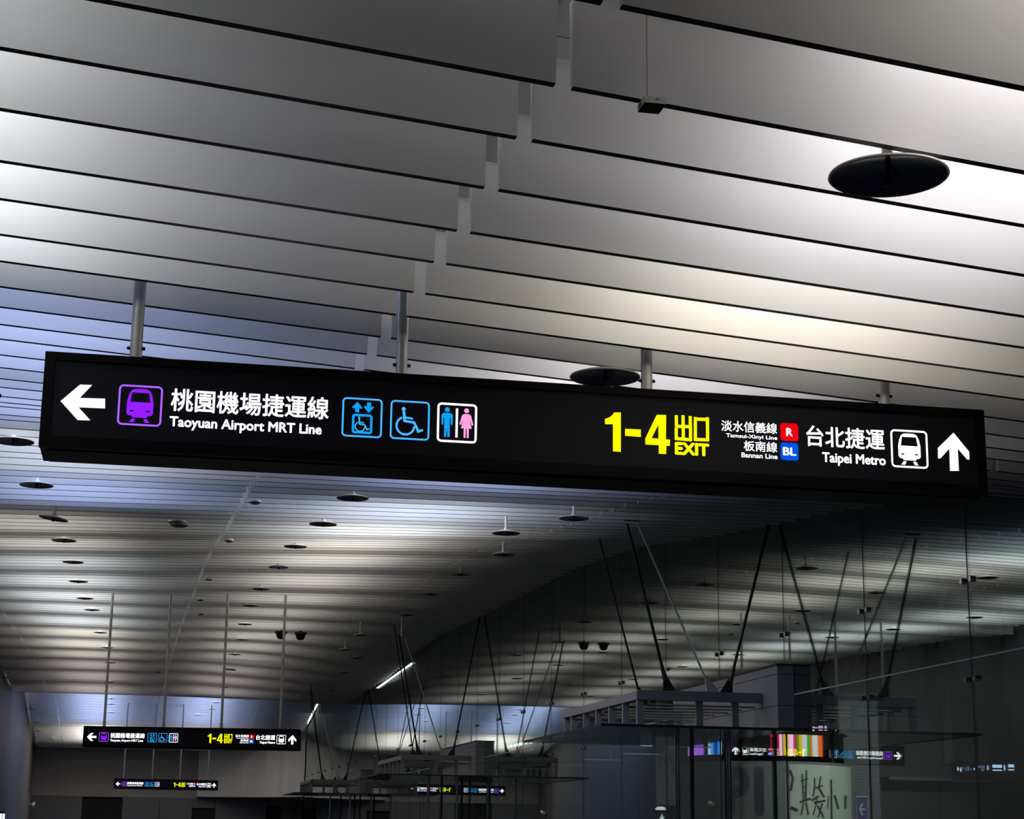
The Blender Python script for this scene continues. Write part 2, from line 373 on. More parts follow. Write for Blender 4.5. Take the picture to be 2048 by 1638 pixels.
def merge(meshes):
    bm = bmesh.new()
    for m in meshes: bm.from_mesh(m)
    me = bpy.data.meshes.new('merged'); bm.to_mesh(me); bm.free(); return me
def glyphs(txt, bold):                        # heavier strokes: the outline repeated around a small circle
    cu = bpy.data.curves.new('t', 'FONT'); cu.body = txt; cu.size = 1.0; cu.resolution_u = 3
    o = bpy.data.objects.new('t', cu); COL.objects.link(o)
    dg = bpy.context.evaluated_depsgraph_get(); me = bpy.data.meshes.new_from_object(o.evaluated_get(dg))
    bpy.data.objects.remove(o); bpy.data.curves.remove(cu)
    if bold > 0:
        bm = bmesh.new()
        for dx, dy in ((0, 0), (1, 0), (-1, 0), (0, 1), (0, -1), (.7, .7), (-.7, .7), (.7, -.7), (-.7, -.7)):
            k = len(bm.verts); bm.from_mesh(me); bm.verts.ensure_lookup_table()
            for v in bm.verts[k:]: v.co.x += dx * bold; v.co.y += dy * bold
        bm.to_mesh(me); bm.free()
    return me
def extent(me):
    n = len(me.vertices); a = np.empty(n * 3, 'f'); me.vertices.foreach_get('co', a); a = a.reshape(-1, 3); return a
def text(txt, x0, x1, z0, z1, bold=0.02, base=None, y=YF - 0.004):   # fill the box; with base: z0 is the baseline and z1 the cap height
    me = glyphs(txt, bold); a = extent(me); lo, hi = a.min(0), a.max(0)
    if base:
        c = glyphs(base, bold); e = extent(c); b0, b1 = e[:, 1].min(), e[:, 1].max(); bpy.data.meshes.remove(c)
    else: b0, b1 = lo[1], hi[1]
    out = np.empty_like(a)
    out[:, 0] = x0 + (a[:, 0] - lo[0]) / (hi[0] - lo[0]) * (x1 - x0); out[:, 1] = y
    out[:, 2] = z0 + (a[:, 1] - b0) / (b1 - b0) * (z1 - z0)
    me.vertices.foreach_set('co', out.ravel()); me.update(); return me
def tbox(f, l, r, t0, b0, t1, b1):            # left x, right x, (top,bottom) at the left, (top,bottom) at the right
    p = [f(l, t0), f(r, t1), f(r, b1), f(l, b0)]
    return (p[3][0] + p[0][0]) / 2, (p[1][0] + p[2][0]) / 2, (p[2][1] + p[3][1]) / 2, (p[0][1] + p[1][1]) / 2
def train(r, sc_in):                          # front view of a train inside a frame, with window and lamps left open
    x0, x1, z0, z1 = r; w, h = x1 - x0, z1 - z0
    X = lambda a: x0 + a * w
    Z = lambda b: z1 - b * h
    body = [(X(.29), Z(.135)), (X(.36), Z(.10)), (X(.5), Z(.09)), (X(.64), Z(.10)), (X(.71), Z(.135)), (X(.765), Z(.25)), (X(.80), Z(.42)), (X(.80), Z(.70)), (X(.76), Z(.745)), (X(.69), Z(.755)), (X(.66), Z(.80)), (X(.34), Z(.80)), (X(.31), Z(.755)), (X(.24), Z(.745)), (X(.20), Z(.70)), (X(.20), Z(.42)), (X(.235), Z(.25))]
    win = [(X(.31), Z(.185)), (X(.69), Z(.185)), (X(.73), Z(.42)), (X(.27), Z(.42))]
    l1 = [(X(.27), Z(.625)), (X(.36), Z(.625)), (X(.36), Z(.66)), (X(.27), Z(.66))]
    l2 = [(X(.64), Z(.625)), (X(.73), Z(.625)), (X(.73), Z(.66)), (X(.64), Z(.66))]
    f1 = [(X(.33), Z(.83)), (X(.41), Z(.83)), (X(.37), Z(.92)), (X(.27), Z(.92))]
    f2 = [(X(.59), Z(.83)), (X(.67), Z(.83)), (X(.73), Z(.92)), (X(.63), Z(.92))]
    return merge([flat([body], [win, l1, l2]), quads([f1, f2]).mesh('feet')])
def wheelchair(cx, cz, s):                    # s: overall height
    q = lambda x, y: (cx + x * s, cz + y * s)
    parts = [flat([circ(*q(-.18, .43), .075 * s)])]
    st = stroke([q(-.17, .33), q(-.13, -.02)], .10 * s) + stroke([q(-.14, .12), q(.16, .08)], .07 * s) + stroke([q(-.13, -.02), q(.22, -.06), q(.40, -.40)], .09 * s) + stroke([q(.36, -.40), q(.54, -.33)], .085 * s)
    arc = [q(-.10 + .33 * math.cos(a), -.20 + .33 * math.sin(a)) for a in [math.radians(115 + 15 * i) for i in range(17)]]
    st += stroke(arc, .075 * s)
    parts.append(quads(st).mesh('wc'))
    return merge(parts)
def sign_parts(root):
    Wd, H, D = SG['W'], SG['H'], SG['D']
    b = MB().box(0.004, Wd - 0.004, 0.03, D, -H + 0.004, -0.004)
    b.obj('case', MAT['sign_case'], root)
    fr = 0.052
    fb = MB()
    for x0, x1, z0, z1 in ((0, Wd, -0.035, 0), (0, Wd, -H, -H + fr), (0, 0.045, -H + fr, -0.035), (Wd - 0.045, Wd, -H + fr, -0.035)):
        fb.box(x0, x1, 0, 0.034, z0, z1)
    fb.obj('frame', MAT['sign_case'], root)
    MB().box(0.04, Wd - 0.04, YF, 0.03, -H + 0.05, -0.03).obj('face', MAT['sign_face'], root)
    MB().box(0.03, Wd - 0.03, 0.06, D - 0.03, -H - 0.004, -H + 0.004).obj('bottom_cover', MAT['sign_case'], root)
    def part(name, me, m):
        me.materials.clear(); me.materials.append(MAT[m]); me.name = name
        return link(name, me, root)
    part('left_arrow', flat([[A(*p) for p in ((195, 388), (320, 283), (398, 285), (318, 368), (480, 373), (480, 435), (310, 428), (386, 512), (305, 510))]]), 'e_white')
    r = rect_of(A, ((566, 280), (849, 295), (843, 553), (560, 540)))
    t = part('train_pictogram', ring(r, 0.0085, 0.022), 'e_purple2'); tm = train(r, 1); tm.materials.append(MAT['e_purple']); link('train_shape', tm, t)
    part('lettering', text('桃園機場捷運線', *tbox(A, 902, 1914, 308, 460, 362, 500), bold=0.016), 'e_white')
    part('lettering', text('Taoyuan Airport MRT Line', *tbox(A, 893, 1868, 487, 552, 536, 600), bold=0.028, base='T'), 'e_white')
    r = rect_of(B, ((153, 250), (428, 265), (425, 533), (150, 517)))
    t = part('lift_pictogram', ring(r, 0.008, 0.02), 'e_cyan2')
    x0, x1, z0, z1 = r; w, h = x1 - x0, z1 - z0
    q = lambda a, b: (x0 + a * w, z1 - b * h)
    r2 = (x0 + .25 * w, x0 + .76 * w, z1 - .91 * h, z1 - .41 * h)
    lm = merge([flat([[q(.37, .10), q(.50, .25), q(.46, .28), q(.42, .25), q(.42, .37), q(.32, .37), q(.32, .25), q(.28, .28), q(.24, .25)]]),
                flat([[q(.66, .37), q(.53, .22), q(.57, .19), q(.61, .22), q(.61, .10), q(.71, .10), q(.71, .22), q(.75, .19), q(.79, .22)]]), ring(r2, 0.011, 0.014)])
    lm.materials.clear(); lm.materials.append(MAT['e_cyan']); link('lift_shape', lm, t)
    wm = wheelchair((r2[0] + r2[1]) / 2 - .003, (r2[2] + r2[3]) / 2, .066); wm.materials.clear(); wm.materials.append(MAT['e_cyan2']); link('wheelchair_shape', wm, t)
    r = rect_of(B, ((482, 268), (752, 285), (748, 549), (480, 535)))
    t = part('wheelchair_pictogram', ring(r, 0.008, 0.02), 'e_cyan2')
    wm = wheelchair((r[0] + r[1]) / 2 - .008, (r[2] + r[3]) / 2 - .002, .125); wm.materials.clear(); wm.materials.append(MAT['e_cyan2']); link('wheelchair_shape', wm, t)
    r = rect_of(B, ((802, 287), (1074, 300), (1073, 570), (800, 553)))
    t = part('toilet_pictogram', ring(r, 0.01, 0.02), 'e_white')
    x0, x1, z0, z1 = r; w, h = x1 - x0, z1 - z0
    q = lambda a, b: (x0 + a * w, z1 - b * h)
    man = merge([flat([circ(*q(.25, .175), .062 * w)]), flat([[q(.16, .26), q(.34, .26), q(.39, .30), q(.39, .55), q(.345, .56), q(.34, .38), q(.32, .38), q(.32, .87), q(.265, .87), q(.25, .60), q(.235, .87), q(.18, .87), q(.18, .38), q(.16, .38), q(.155, .56), q(.11, .55), q(.11, .30)]])])
    man.materials.append(MAT['e_cyan']); link('man_shape', man, t)
    wo = merge([flat([circ(*q(.735, .175), .062 * w)]), flat([[q(.67, .26), q(.80, .26), q(.85, .30), q(.91, .53), q(.87, .55), q(.81, .38), q(.87, .63), q(.80, .63), q(.80, .87), q(.75, .87), q(.745, .64), q(.725, .64), q(.72, .87), q(.67, .87), q(.67, .63), q(.60, .63), q(.66, .38), q(.60, .55), q(.56, .53), q(.62, .30)]])])
    wo.materials.append(MAT['e_pink']); link('woman_shape', wo, t)
    dv = flat([[q(.465, .13), q(.52, .13), q(.52, .87), q(.465, .87)]]); dv.materials.append(MAT['e_white']); link('divider', dv, t)
    part('exit_number', merge([flat([[C(*p) for p in ((240, 215), (305, 215), (305, 600), (228, 595), (228, 330), (150, 330), (150, 278), (192, 264), (222, 240))]]),
                               flat([[C(*p) for p in ((347, 375), (500, 382), (500, 455), (347, 443))]]),
                               flat([[C(*p) for p in ((655, 238), (747, 240), (745, 478), (785, 480), (783, 541), (750, 541), (747, 622), (675, 618), (675, 535), (545, 528), (543, 470))]],
                                    [[C(*p) for p in ((671, 335), (672, 470), (606, 466))]])]), 'e_yellow')
    def bars(f, lst, w): return quads(sum([stroke([f(*p) for p in l], w) for l in lst], [])).mesh('bars')
    part('exit_lettering', bars(C, [[(912, 250), (915, 482)], [(846, 250), (848, 352)], [(846, 350), (985, 355)], [(982, 258), (984, 355)],
                                    [(846, 375), (846, 475)], [(846, 470), (985, 482)], [(985, 372), (986, 485)],
                                    [(1032, 268), (1032, 485)], [(1032, 280), (1150, 284)], [(1150, 270), (1152, 488)], [(1032, 478), (1152, 483)]], 0.0155), 'e_yellow')
    part('exit_lettering', text('EXIT', *tbox(C, 832, 1168, 508, 628, 514, 643), bold=0.05), 'e_yellow')
    part('lettering', text('淡水信義線', *tbox(C, 1285, 1830, 292, 398, 318, 424), bold=0.012), 'e_white')
    part('lettering', text('Tamsui-Xinyi Line', *tbox(C, 1332, 1832, 420, 456, 444, 482), bold=0.022, base='T'), 'e_white')
    part('lettering', text('板南線', *tbox(C, 1505, 1832, 490, 592, 505, 605), bold=0.012), 'e_white')
    part('lettering', text('Bannan Line', *tbox(C, 1482, 1835, 604, 652, 624, 672), bold=0.022, base='B'), 'e_white')
    for tx, cs, m, k in (('R', ((1862, 316), (2036, 327), (2036, 500), (1862, 490)), 'e_red', .36), ('BL', ((1862, 505), (2038, 516), (2038, 688), (1864, 678)), 'e_blue', .74)):
        x0, x1, z0, z1 = rect_of(C, cs)
        t = part('line_badge', flat([rrect(x0, x1, z0, z1, 0.014)]), m)
        cx, cz = (x0 + x1) / 2, (z0 + z1) / 2; w, h = (x1 - x0) * k, (z1 - z0) * .46
        tm = text(tx, cx - w / 2, cx + w / 2, cz - h / 2, cz + h / 2, 0.03, None, YF - 0.006); tm.materials.clear(); tm.materials.append(MAT['e_white']); link('badge_letter', tm, t)
    part('lettering', text('台北捷運', *tbox(Dm, 150, 848, 222, 408, 258, 445), bold=0.016), 'e_white')
    part('lettering', text('Taipei Metro', *tbox(Dm, 292, 858, 463, 548, 490, 580), bold=0.028, base='T'), 'e_white')
    r = rect_of(Dm, ((900, 255), (1228, 275), (1240, 613), (908, 592)))
    t = part('train_pictogram', ring(r, 0.0095, 0.022), 'e_white'); tm = train(r, 1); tm.materials.append(MAT['e_white']); link('train_shape', tm, t)
    part('up_arrow', flat([[Dm(*p) for p in ((1462, 288), (1602, 458), (1604, 527), (1585, 527), (1500, 430), (1510, 628), (1432, 628), (1425, 430), (1345, 517), (1325, 518), (1323, 425))]]), 'e_white')
def sign_poles(root, top_of):
    for px in (268, 813, 1313, 1795):
        u = uv(px, 740)[0]
        top = top_of(u) ; y = SG['D'] * 0.5
        p = MB().tube((u, y, -0.01), (u, y, top), 0.028, 16).obj('pole', MAT['pole'], root, True)
        for z in (0.035, 0.085):
            for sx in (-1, 1):
                MB().tube((u + sx * 0.024, y, z), (u + sx * 0.042, y, z), 0.011, 8, 0.007).obj('bolt', MAT['bolt'], p)
sign = thing('hanging_sign', 'large black hanging sign with lit lettering, nearest and biggest of the three', 'sign', (SG['x'], SG['y'], SG['z']), SG['yaw'], 'black direction signs hanging from the ceiling')
sign_parts(sign)
for loc, rz, lab in (((-0.9704, 38.845, 2.097 + EYE), -0.166, 'middle black hanging sign on four long thin poles, half way down the hall'),
                     ((-0.60, 81.98, 2.186 + EYE), -0.06, 'smallest black hanging sign, farthest away before the end wall')):
    r = dup(sign, loc, rz); r['label'] = lab
    sign_poles(r, lambda u, loc=loc: zc(loc[0] + u, loc[1]) + 0.9 - loc[2])
sign_poles(sign, lambda u: zc(SG['x'] + u, SG['y']) + 0.9 - SG['z'])
# ------------------------------------------------------------------ round dishes under the ceiling
def dish_meshes(stem):
    R = 0.18
    st = MB().lathe([(0.0, stem), (0.018, stem), (0.018, 0.075), (0.03, 0.05), (0.038, 0.034), (0.0, 0.034)], n=16).mesh('stem', MAT['white_plastic'])
    up = MB().lathe([(0.0, 0.036), (0.05, 0.034), (0.10, 0.027), (0.15, 0.015), (R, 0.004), (R + 0.002, -0.002), (R - 0.002, -0.006), (R - 0.006, -0.003), (R - 0.006, 0.0)], n=48).mesh('dish', MAT['dish_top'])
    un = MB().lathe([(R - 0.004, -0.003), (0.13, 0.006), (0.08, 0.012), (0.03, 0.016), (0.0, 0.017)], n=48).mesh('reflector', MAT['dish_under'])
    lp = MB().tube((0, 0, 0.016), (0, 0, -0.012), 0.008, 8).box(-0.014, 0.014, -0.006, 0.006, -0.03, -0.012).tube((0, 0, -0.03), (0, 0, -0.034), 0.016, 10).tube((0, 0, 0.004), (0.045, 0.012, 0.01), 0.004, 6).mesh('lamp_holder', MAT['dish_lamp'])
    for m in (st, up, un):
        m.polygons.foreach_set('use_smooth', [True] * len(m.polygons)); m.set_sharp_from_angle(angle=math.radians(35))
    return (('stem', st), ('dish', up), ('reflector', un), ('lamp_holder', lp))
SHORT, LONG = dish_meshes(0.5), dish_meshes(1.1)
def dish(loc, label, group, kit=SHORT, tilt=(0, 0)):
    t = thing('ceiling_dish', label, 'ceiling fixture', loc, 0, group)
    t.rotation_euler = (tilt[0], tilt[1], random.uniform(-.3, .3))
    for n, me in kit: link(n, me, t)
    return t
ROW_R = [(1777, 350), (1210, 753), (900, 905), (782, 948), (705, 996), (646, 1048), (591, 1093), (557, 1134.6), (522, 1178), (501, 1211), (490, 1248.5), (485, 1279), (470, 1309), (461, 1337.6), (448, 1373.5), (432, 1405), (424, 1418), (395, 1430)]
for i, p in enumerate(ROW_R):
    if i in (2, 3): continue
    dish(at_ceiling(p[0], p[1], 0.085 if i == 0 else 0.05), 'dark round ceiling dish, %s visible in the row right of the first pale joint' % ORD[i if i < 2 else i - 2], 'dishes in the row right of the first joint')
ROW_L = [(-51, 787), (27, 882), (73, 970), (127.5, 1080.6), (146, 1124), (157, 1162.6), (170, 1196.5), (184, 1219.7), (200.6, 1265), (215, 1295), (221, 1325), (220, 1363.6), (222, 1397), (222, 1408), (222, 1425)]
for i, p in enumerate(ROW_L):
    dish(at_ceiling(p[0], p[1], 0.05), 'dark round ceiling dish, %s from front in the row left of the first pale joint' % ORD[i], 'dishes in the row left of the first joint')
ROW_W = [(7, 1355), (17, 1388), (63, 1418), (72, 1445), (77, 1462), (104, 1479), (108, 1495)]
for i, p in enumerate(ROW_W):
    dish(at_ceiling(p[0], p[1], 0.05), 'small dark ceiling dish, %s from the front in the far row along left wall' % ORD[i], 'dishes along the left wall')
ROW_G = [(1147.6, 1036.7, .12), (1006.4, 1109, .15), (922, 1148.5, .12), (860.8, 1188, .1), (812.4, 1230, .1), (720.6, 1270, .25), (690.6, 1298.7, .25), (712.5, 1316, .1), (688, 1345, .1), (662, 1381.5, .1), (569, 1412, .1)]
for i, p in enumerate(ROW_G):
    dish(at_ceiling(*p), 'ceiling dish on a visible stem, %s from the front in the row by the glass' % ORD[i], 'dishes near the glass wall', LONG)
dish(at_ceiling(1012, 1066, .2), 'pale topped ceiling dish with a bright knob, left of the dishes nearest the glass wall', 'dishes near the glass wall', LONG)
dish(at_ceiling(107, 1037, .12), 'tilted pale ceiling dish seen edge on, between the dishes of the left row', 'tilted dishes', LONG, (0.0, 0.14))
# small detectors, a loudspeaker, cameras
def puck(px, py, label, r=0.07, off=.03):
    t = thing('smoke_detector', label, 'detector', at_ceiling(px, py, off))
    MB().lathe([(0, .3), (.012, .3), (.012, .03), (r * .8, .03), (r, .012), (r, 0), (0, 0)], n=20).obj('housing', MAT['white_plastic'], t, True)
    MB().lathe([(r * .8, -0.001), (r * .6, -0.018), (0, -0.018)], n=20).obj('sensor_head', MAT['grey_plastic'], t, True)
puck(510, 1005, 'white round detector beside the first baffle joint, nearest of them', .075)
puck(458, 1082, 'white round detector beside the first baffle joint, second from the front', .07)
puck(418, 1159, 'pale detector just right of the first baffle joint, third from the front', .08)
puck(401, 1200, 'pale detector right of the first baffle joint, above the second sign', .09)
puck(401, 1229, 'small grey detector behind the poles of the second sign', .09)
puck(316, 1344, 'brownish detector left of the first baffle joint, between two sign poles', .13)
t = thing('ceiling_speaker', 'beige two tier round fitting under the ceiling, left of the first baffle joint', 'loudspeaker', at_ceiling(354, 1048, .06))
MB().lathe([(0, .5), (.015, .5), (.015, .045), (.12, .04), (.125, .02), (.1, .012), (0, .012)], n=24).obj('mounting_ring', MAT['dish_top'], t, True)
MB().lathe([(.09, .012), (.12, 0), (.12, -.02), (.08, -.035), (0, -.035)], c=(.03, 0, 0), n=24).obj('speaker_body', MAT['grey_plastic'], t, True)
for px, py, lab in ((562, 1269, 'black dome camera under the ceiling behind the right pole of the second sign'), (601, 1271, 'black dome camera right of the poles of the second sign')):
    t = thing('dome_camera', lab, 'camera', at_ceiling(px, py, .12), 0, 'pair of dome cameras')
    MB().lathe([(0, .5), (.03, .5), (.03, .09), (.16, .08), (.16, .03), (0, .03)], n=20).obj('housing', MAT['dish_lamp'], t, True)
    MB().lathe([(.13, .03), (.12, -.05), (.08, -.11), (0, -.13)], n=20).obj('dome', MAT['bolt'], t, True)
t = thing('ceiling_sensor', 'small white box with a dark underside hanging from a thin cord at the top', 'sensor', at_y(1289, 204, 4.665))
MB().box(0, .066, 0, .075, 0, .020).obj('housing', MAT['white_plastic'], t)
MB().box(.002, .064, .002, .073, -.002, 0).obj('underside', MAT['sign_case'], t)
MB().box(-.001, .0, .032, .06, .002, .016).obj('side_socket', MAT['bolt'], t)
for x in (.035, .042): MB().tube((x, -.0006, .013), (x, .001, .013), .0022, 8).obj('button', MAT['bolt'], t)
MB().tube((.014, .02, .02), (.014, .02, .42), .0016, 6).obj('cord', MAT['grey_plastic'], t)
# ------------------------------------------------------------------ entrance canopies on the glass wall
def canopy(root):                             # local: x from the glass (0) into the hall (-), y along the hall, z above the floor
    Z = EYE
    MB().box(-2.5, 0, 0, 4.5, Z + 1.325, Z + 1.347).obj('glass_plate', MAT['plate'], root)
    MB().box(-2.51, 0, -0.012, 0.0, Z + 1.318, Z + 1.352).obj('plate_edge', MAT['steel_dark'], root)
    MB().box(-2.512, -2.5, -0.012, 4.5, Z + 1.318, Z + 1.352).obj('plate_edge', MAT['steel_dark'], root)
    h = MB().box(-0.22, -0.004, 0, 4.5, Z + 1.36, Z + 2.13).obj('header_box', MAT['steel'], root)
    MB().box(-0.232, -0.004, -0.01, 4.5, Z + 2.13, Z + 2.155).obj('cap_strip', MAT['steel_dark'], h)
    MB().box(-0.224, -0.004, -0.004, 4.5, Z + 2.02, Z + 2.027).obj('groove', MAT['steel_dark'], h)
    MB().box(-0.224, -0.004, -0.004, 4.5, Z + 1.63, Z + 1.637).obj('groove', MAT['steel_dark'], h)
    for y in (0.55, 4.1):
        MB().box(-1.88, -0.22, y, y + 0.12, Z + 1.70, Z + 1.82).obj('cross_beam', MAT['steel'], root)
    MB().box(-1.90, -1.78, 0.55, 4.6, Z + 1.70, Z + 1.80).obj('side_beam', MAT['steel'], root)
    for i, y in enumerate((0.57, 1.25, 1.95, 2.65, 3.35, 4.1, 4.5)):
        MB().box(-1.89, -1.81, y, y + 0.05, Z + 1.347, Z + 1.70).obj('hanger', MAT['steel'], root)
    for x in (-1.1, -0.62):
        for y in (0.6, 4.1):
            hg = MB().box(x, x + 0.09, y, y + 0.04, Z + 1.347, Z + 1.70).obj('hanger', MAT['steel'], root)
            for z in (Z + 1.42, Z + 1.5): MB().tube((x + .045, y - .012, z), (x + .045, y, z), .014, 8).obj('bolt', MAT['chrome'], hg)
    for i in range(7):
        y = 0.85 + i * 0.56
        MB().tube((-1.8, y, Z + 1.66), (-0.22, y, Z + 1.66), 0.014, 8).obj('slat', MAT['pole'], root)
    def gusset(x, y, lean, m):
        MB().prism([(x - .09, Z + 1.80), (x + .09, Z + 1.80), (x + lean + .02, Z + 2.02), (x + lean - .02, Z + 2.02)], y - .012, y + .012).obj('gusset', MAT[m], root)
    y = 0.61
    gusset(-1.45, y, -.06, 'steel_dark'); gusset(-0.86, y, -.10, 'dish_top'); gusset(-0.70, y, .07, 'steel_dark')
    gusset(-1.25, 2.6, -.05, 'steel_dark'); gusset(-0.7, 4.1, .07, 'steel_dark')
def rods(root, oy, zl):
    Z = EYE
    for n, a, b, r, m in (('rod', (-1.51, .61, Z + 1.98), (-2.02, .61, zl), .020, 'rod'), ('rod', (-.96, .61, Z + 1.98), (-1.88, .61, zl - .02), .015, 'rod_light'),
                          ('rod', (-.63, .61, Z + 1.98), (-.03, .61, zc(XG, 21.6 + oy) + .25), .020, 'rod'), ('rod', (-1.3, 2.6, Z + 1.98), (-1.86, 2.6, zc(6, 24 + oy) - .05), .015, 'rod')):
        o = MB().tube(a, b, r, 10).obj(n, MAT[m], root)
        if r > .016:
            c = Vector(a); d = (Vector(b) - c).normalized()
            MB().tube(c - d * .02, c + d * .16, .034, 10, .024).obj('turnbuckle', MAT['steel_dark'], o)
    k = zc(6.1, 22.2 + oy)
    if zl < k - 0.1:
        MB().tube((-1.95, .61, zl - .02), (-1.95, .61, k + .2), .03, 8).obj('rod_hanger', MAT['rod_light'], root)
    else:
        MB().box(-2.06, -1.84, .58, .64, zl - .02, k + .3).obj('rod_hanger', MAT['steel_dark'], root)
def door_posts(root):
    for x, y, r, m in ((-1.08, 1.5, .032, 'chrome'), (-.60, 2.4, .03, 'steel_dark'), (-.37, 1.5, .032, 'chrome'), (-.10, 2.4, .03, 'steel_dark'), (.26, 1.5, .032, 'chrome')):
        MB().tube((x, y, 0), (x, y, EYE + 1.325), r, 12).obj('door_post', MAT[m], root, True)
can = thing('entrance_canopy', 'nearest and largest steel entrance canopy with glass plate and suspension rods, on the glass wall', 'canopy', (XG, 21.6, 0), 0, 'entrance canopies on the glass wall')
canopy(can); door_posts(can)
c2 = dup(can, (XG, 42.0, 0)); c2['label'] = 'middle steel entrance canopy on the glass wall, behind the largest one'
c3 = dup(can, (XG, 63.6, 0)); c3['label'] = 'farthest and smallest steel entrance canopy on the glass wall'
rods(can, 0, zc(6.1, 22.2) + .05)
for pa, pb in (((1568, 1337), (1622, 1040)), ((1570, 1337), (1692, 1040))):     # thin rods on the far side of the glass
    a_, b_ = (Vector(at_y(p[0], p[1], 24.0)) - Vector((XG, 21.6, 0)) for p in (pa, pb))
    MB().tube(a_, b_, .014, 8).obj('rod', MAT['rod'], can)
rods(c2, 20.4, EYE + 4.62); rods(c3, 42, zc(6.1, 64))
# ------------------------------------------------------------------ the space behind the glass
struct(MB().box(10.5, 24, 46, 46.3, 0, 9).obj('wall_inner', MAT['wall_in']))
wi = struct(MB().box(13.5, 24, 34, 34.2, 0, 7).obj('wall_far', MAT['wall_in']))
for x in (15.95, 16.7, 17.35): MB().box(x, x + .18, 33.94, 34, EYE + 1.5, 7).obj('pilaster', MAT['panel_grey'], wi)
MB().box(14.6, 24, 33.6, 34, EYE + 1.16, EYE + 1.22).obj('ledge', MAT['panel_grey'], wi)
struct(MB().box(24, 24.3, -8, YE, 0, 9).obj('wall_outer', MAT['wall_in']))
struct(MB().box(XG + 0.9, 24, 8, YE, 7.4, 7.6).obj('ceiling_inner', MAT['wall_in']))
il = area('inner_fill', (14.2, 22.0, 7.2), 1.0, 1.0, 120, (0.95, 1, 0.96), (Vector((10.9, 29, 2.4)) - Vector((14.2, 22.0, 7.2))).to_track_quat('-Z', 'Y').to_euler())  # added lamp out of view, brightens the kiosk
il.data.spread = math.radians(50)
i2 = area('inner_fill', (17.2, 25.5, 7.2), 1.0, 1.0, 42, (0.95, 0.97, 1), (Vector((13.8, 33, 2.2)) - Vector((17.2, 25.5, 7.2))).to_track_quat('-Z', 'Y').to_euler())  # second added lamp, also unseen, aimed to lift the shutter
i2.data.spread = math.radians(40)
# round kiosk with a ring of screens
KX, KY, KR = 10.75, 30.0, 1.45
kz0, kz1 = EYE + 1.25, EYE + 1.72
kiosk = thing('information_kiosk', 'round pale kiosk behind the glass with brush writing, a P1 mark and lit screens above', 'kiosk', (KX, KY, 0))
MB().lathe([(0, 0), (KR, 0), (KR, kz0), (KR - .06, kz0), (0, kz0)], n=64).obj('drum', MAT['panel_grey'], kiosk, True)
MB().lathe([(0, kz0), (KR - .1, kz0), (KR - .1, kz1), (KR - .02, kz1 + .01), (KR - .05, kz1 + .03), (0, kz1 + .03)], n=64).obj('screen_drum', MAT['sign_case'], kiosk, True)
def on_drum(px, py, R):                       # measured point on the drum's near side -> local position
    r = ray(px, py); a = r[0] ** 2 + 1; b = -2 * (r[0] * KX + KY); c = KX * KX + KY * KY - R * R
    d = max(0, b * b - 4 * a * c); t = (-b - math.sqrt(d)) / (2 * a)
    return (r[0] * t - KX, t - KY, r[2] * t + EYE)
def on_arc(ang, z, R): return (R * math.sin(ang), -R * math.cos(ang), z)
def ang_of(px):
    p = on_drum(px, 1560, KR); return math.atan2(p[0], -p[1])
def arc_patch(a0, a1, z0, z1, R, m, n=10, mb=None):
    mb = mb or MB(); vs_ = []
    for i in range(n + 1):
        a = a0 + (a1 - a0) * i / n; vs_ += [on_arc(a, z0, R), on_arc(a, z1, R)]
    return mb.add(vs_, [(2 * i, 2 * i + 2, 2 * i + 3, 2 * i + 1) for i in range(n)], m)
def wrap_me(me, a0, R):
    a = extent(me).copy(); o = np.empty_like(a)
    for i, (x, _, z) in enumerate(a): o[i] = on_arc(a0 + x / R, z, R)
    me.vertices.foreach_set('co', o.ravel()); me.update(); return me
aw = ang_of(1579)
arc_patch(aw, aw + 1.5, 0.3, kz0 - .05, KR + .006, MAT['panel_pale'], 16).obj('writing_panel', None, kiosk)
E7 = lambda x, y: on_drum(1540 + x / 7.314, 1440 + y / 7.314, KR + .012)
brush = MB()
for pts, w in (([(470, 790), (490, 1180)], 24), ([(532, 740), (520, 1170)], 28), ([(450, 890), (555, 860)], 20), ([(480, 980), (530, 975)], 18), ([(480, 1060), (520, 1060)], 18), ([(440, 1200), (585, 1150)], 34), ([(490, 1215), (455, 1390)], 22), ([(525, 1210), (560, 1385)], 26),
               ([(650, 850), (655, 960)], 22), ([(640, 1005), (770, 960)], 24), ([(742, 830), (718, 965)], 24), ([(662, 960), (628, 1115)], 22), ([(716, 1000), (790, 1125)], 30), ([(615, 1172), (705, 1118)], 30), ([(650, 1212), (803, 1180)], 30), ([(684, 1120), (672, 1250), (630, 1392)], 22), ([(765, 1220), (702, 1420)], 24), ([(700, 1260), (785, 1425)], 28),
               ([(893, 878), (902, 1450)], 26), ([(858, 1110), (842, 1295)], 18), ([(945, 1108), (972, 1190), (1000, 1300)], 28), ([(1105, 1110), (1100, 1290)], 30), ([(296, 740), (335, 850), (305, 1030)], 34), ([(312, 1285), (395, 1322)], 48)):
    for q in stroke(pts, w): brush.add([E7(*p) for p in q], [(0, 1, 2, 3)])
brush.obj('brush_writing', MAT['ink'], kiosk)
ap0, ap1 = ang_of(1452), ang_of(1528)
me = text('P1', 0, (ap1 - ap0) * KR, EYE + .36, EYE + 1.16, 0.05)
me.materials.clear(); me.materials.append(MAT['p1']); link('mark', wrap_me(me, ap0, KR + .008), kiosk)
def screen(name, cols, z0, z1):
    mb = MB()
    for p0, p1, m in cols:
        arc_patch(ang_of(p0), ang_of(p1), z0, z1, KR - .04, MAT[m], 3, mb)
    return mb.obj(name, None, kiosk)
z0, z1 = EYE + 1.36, EYE + 1.69
screen('screen', [(1372, 1404, 'e_lilac')], z0, z1 - .07); screen('screen', [(1372, 1404, 'e_white')], z1 - .07, z1)
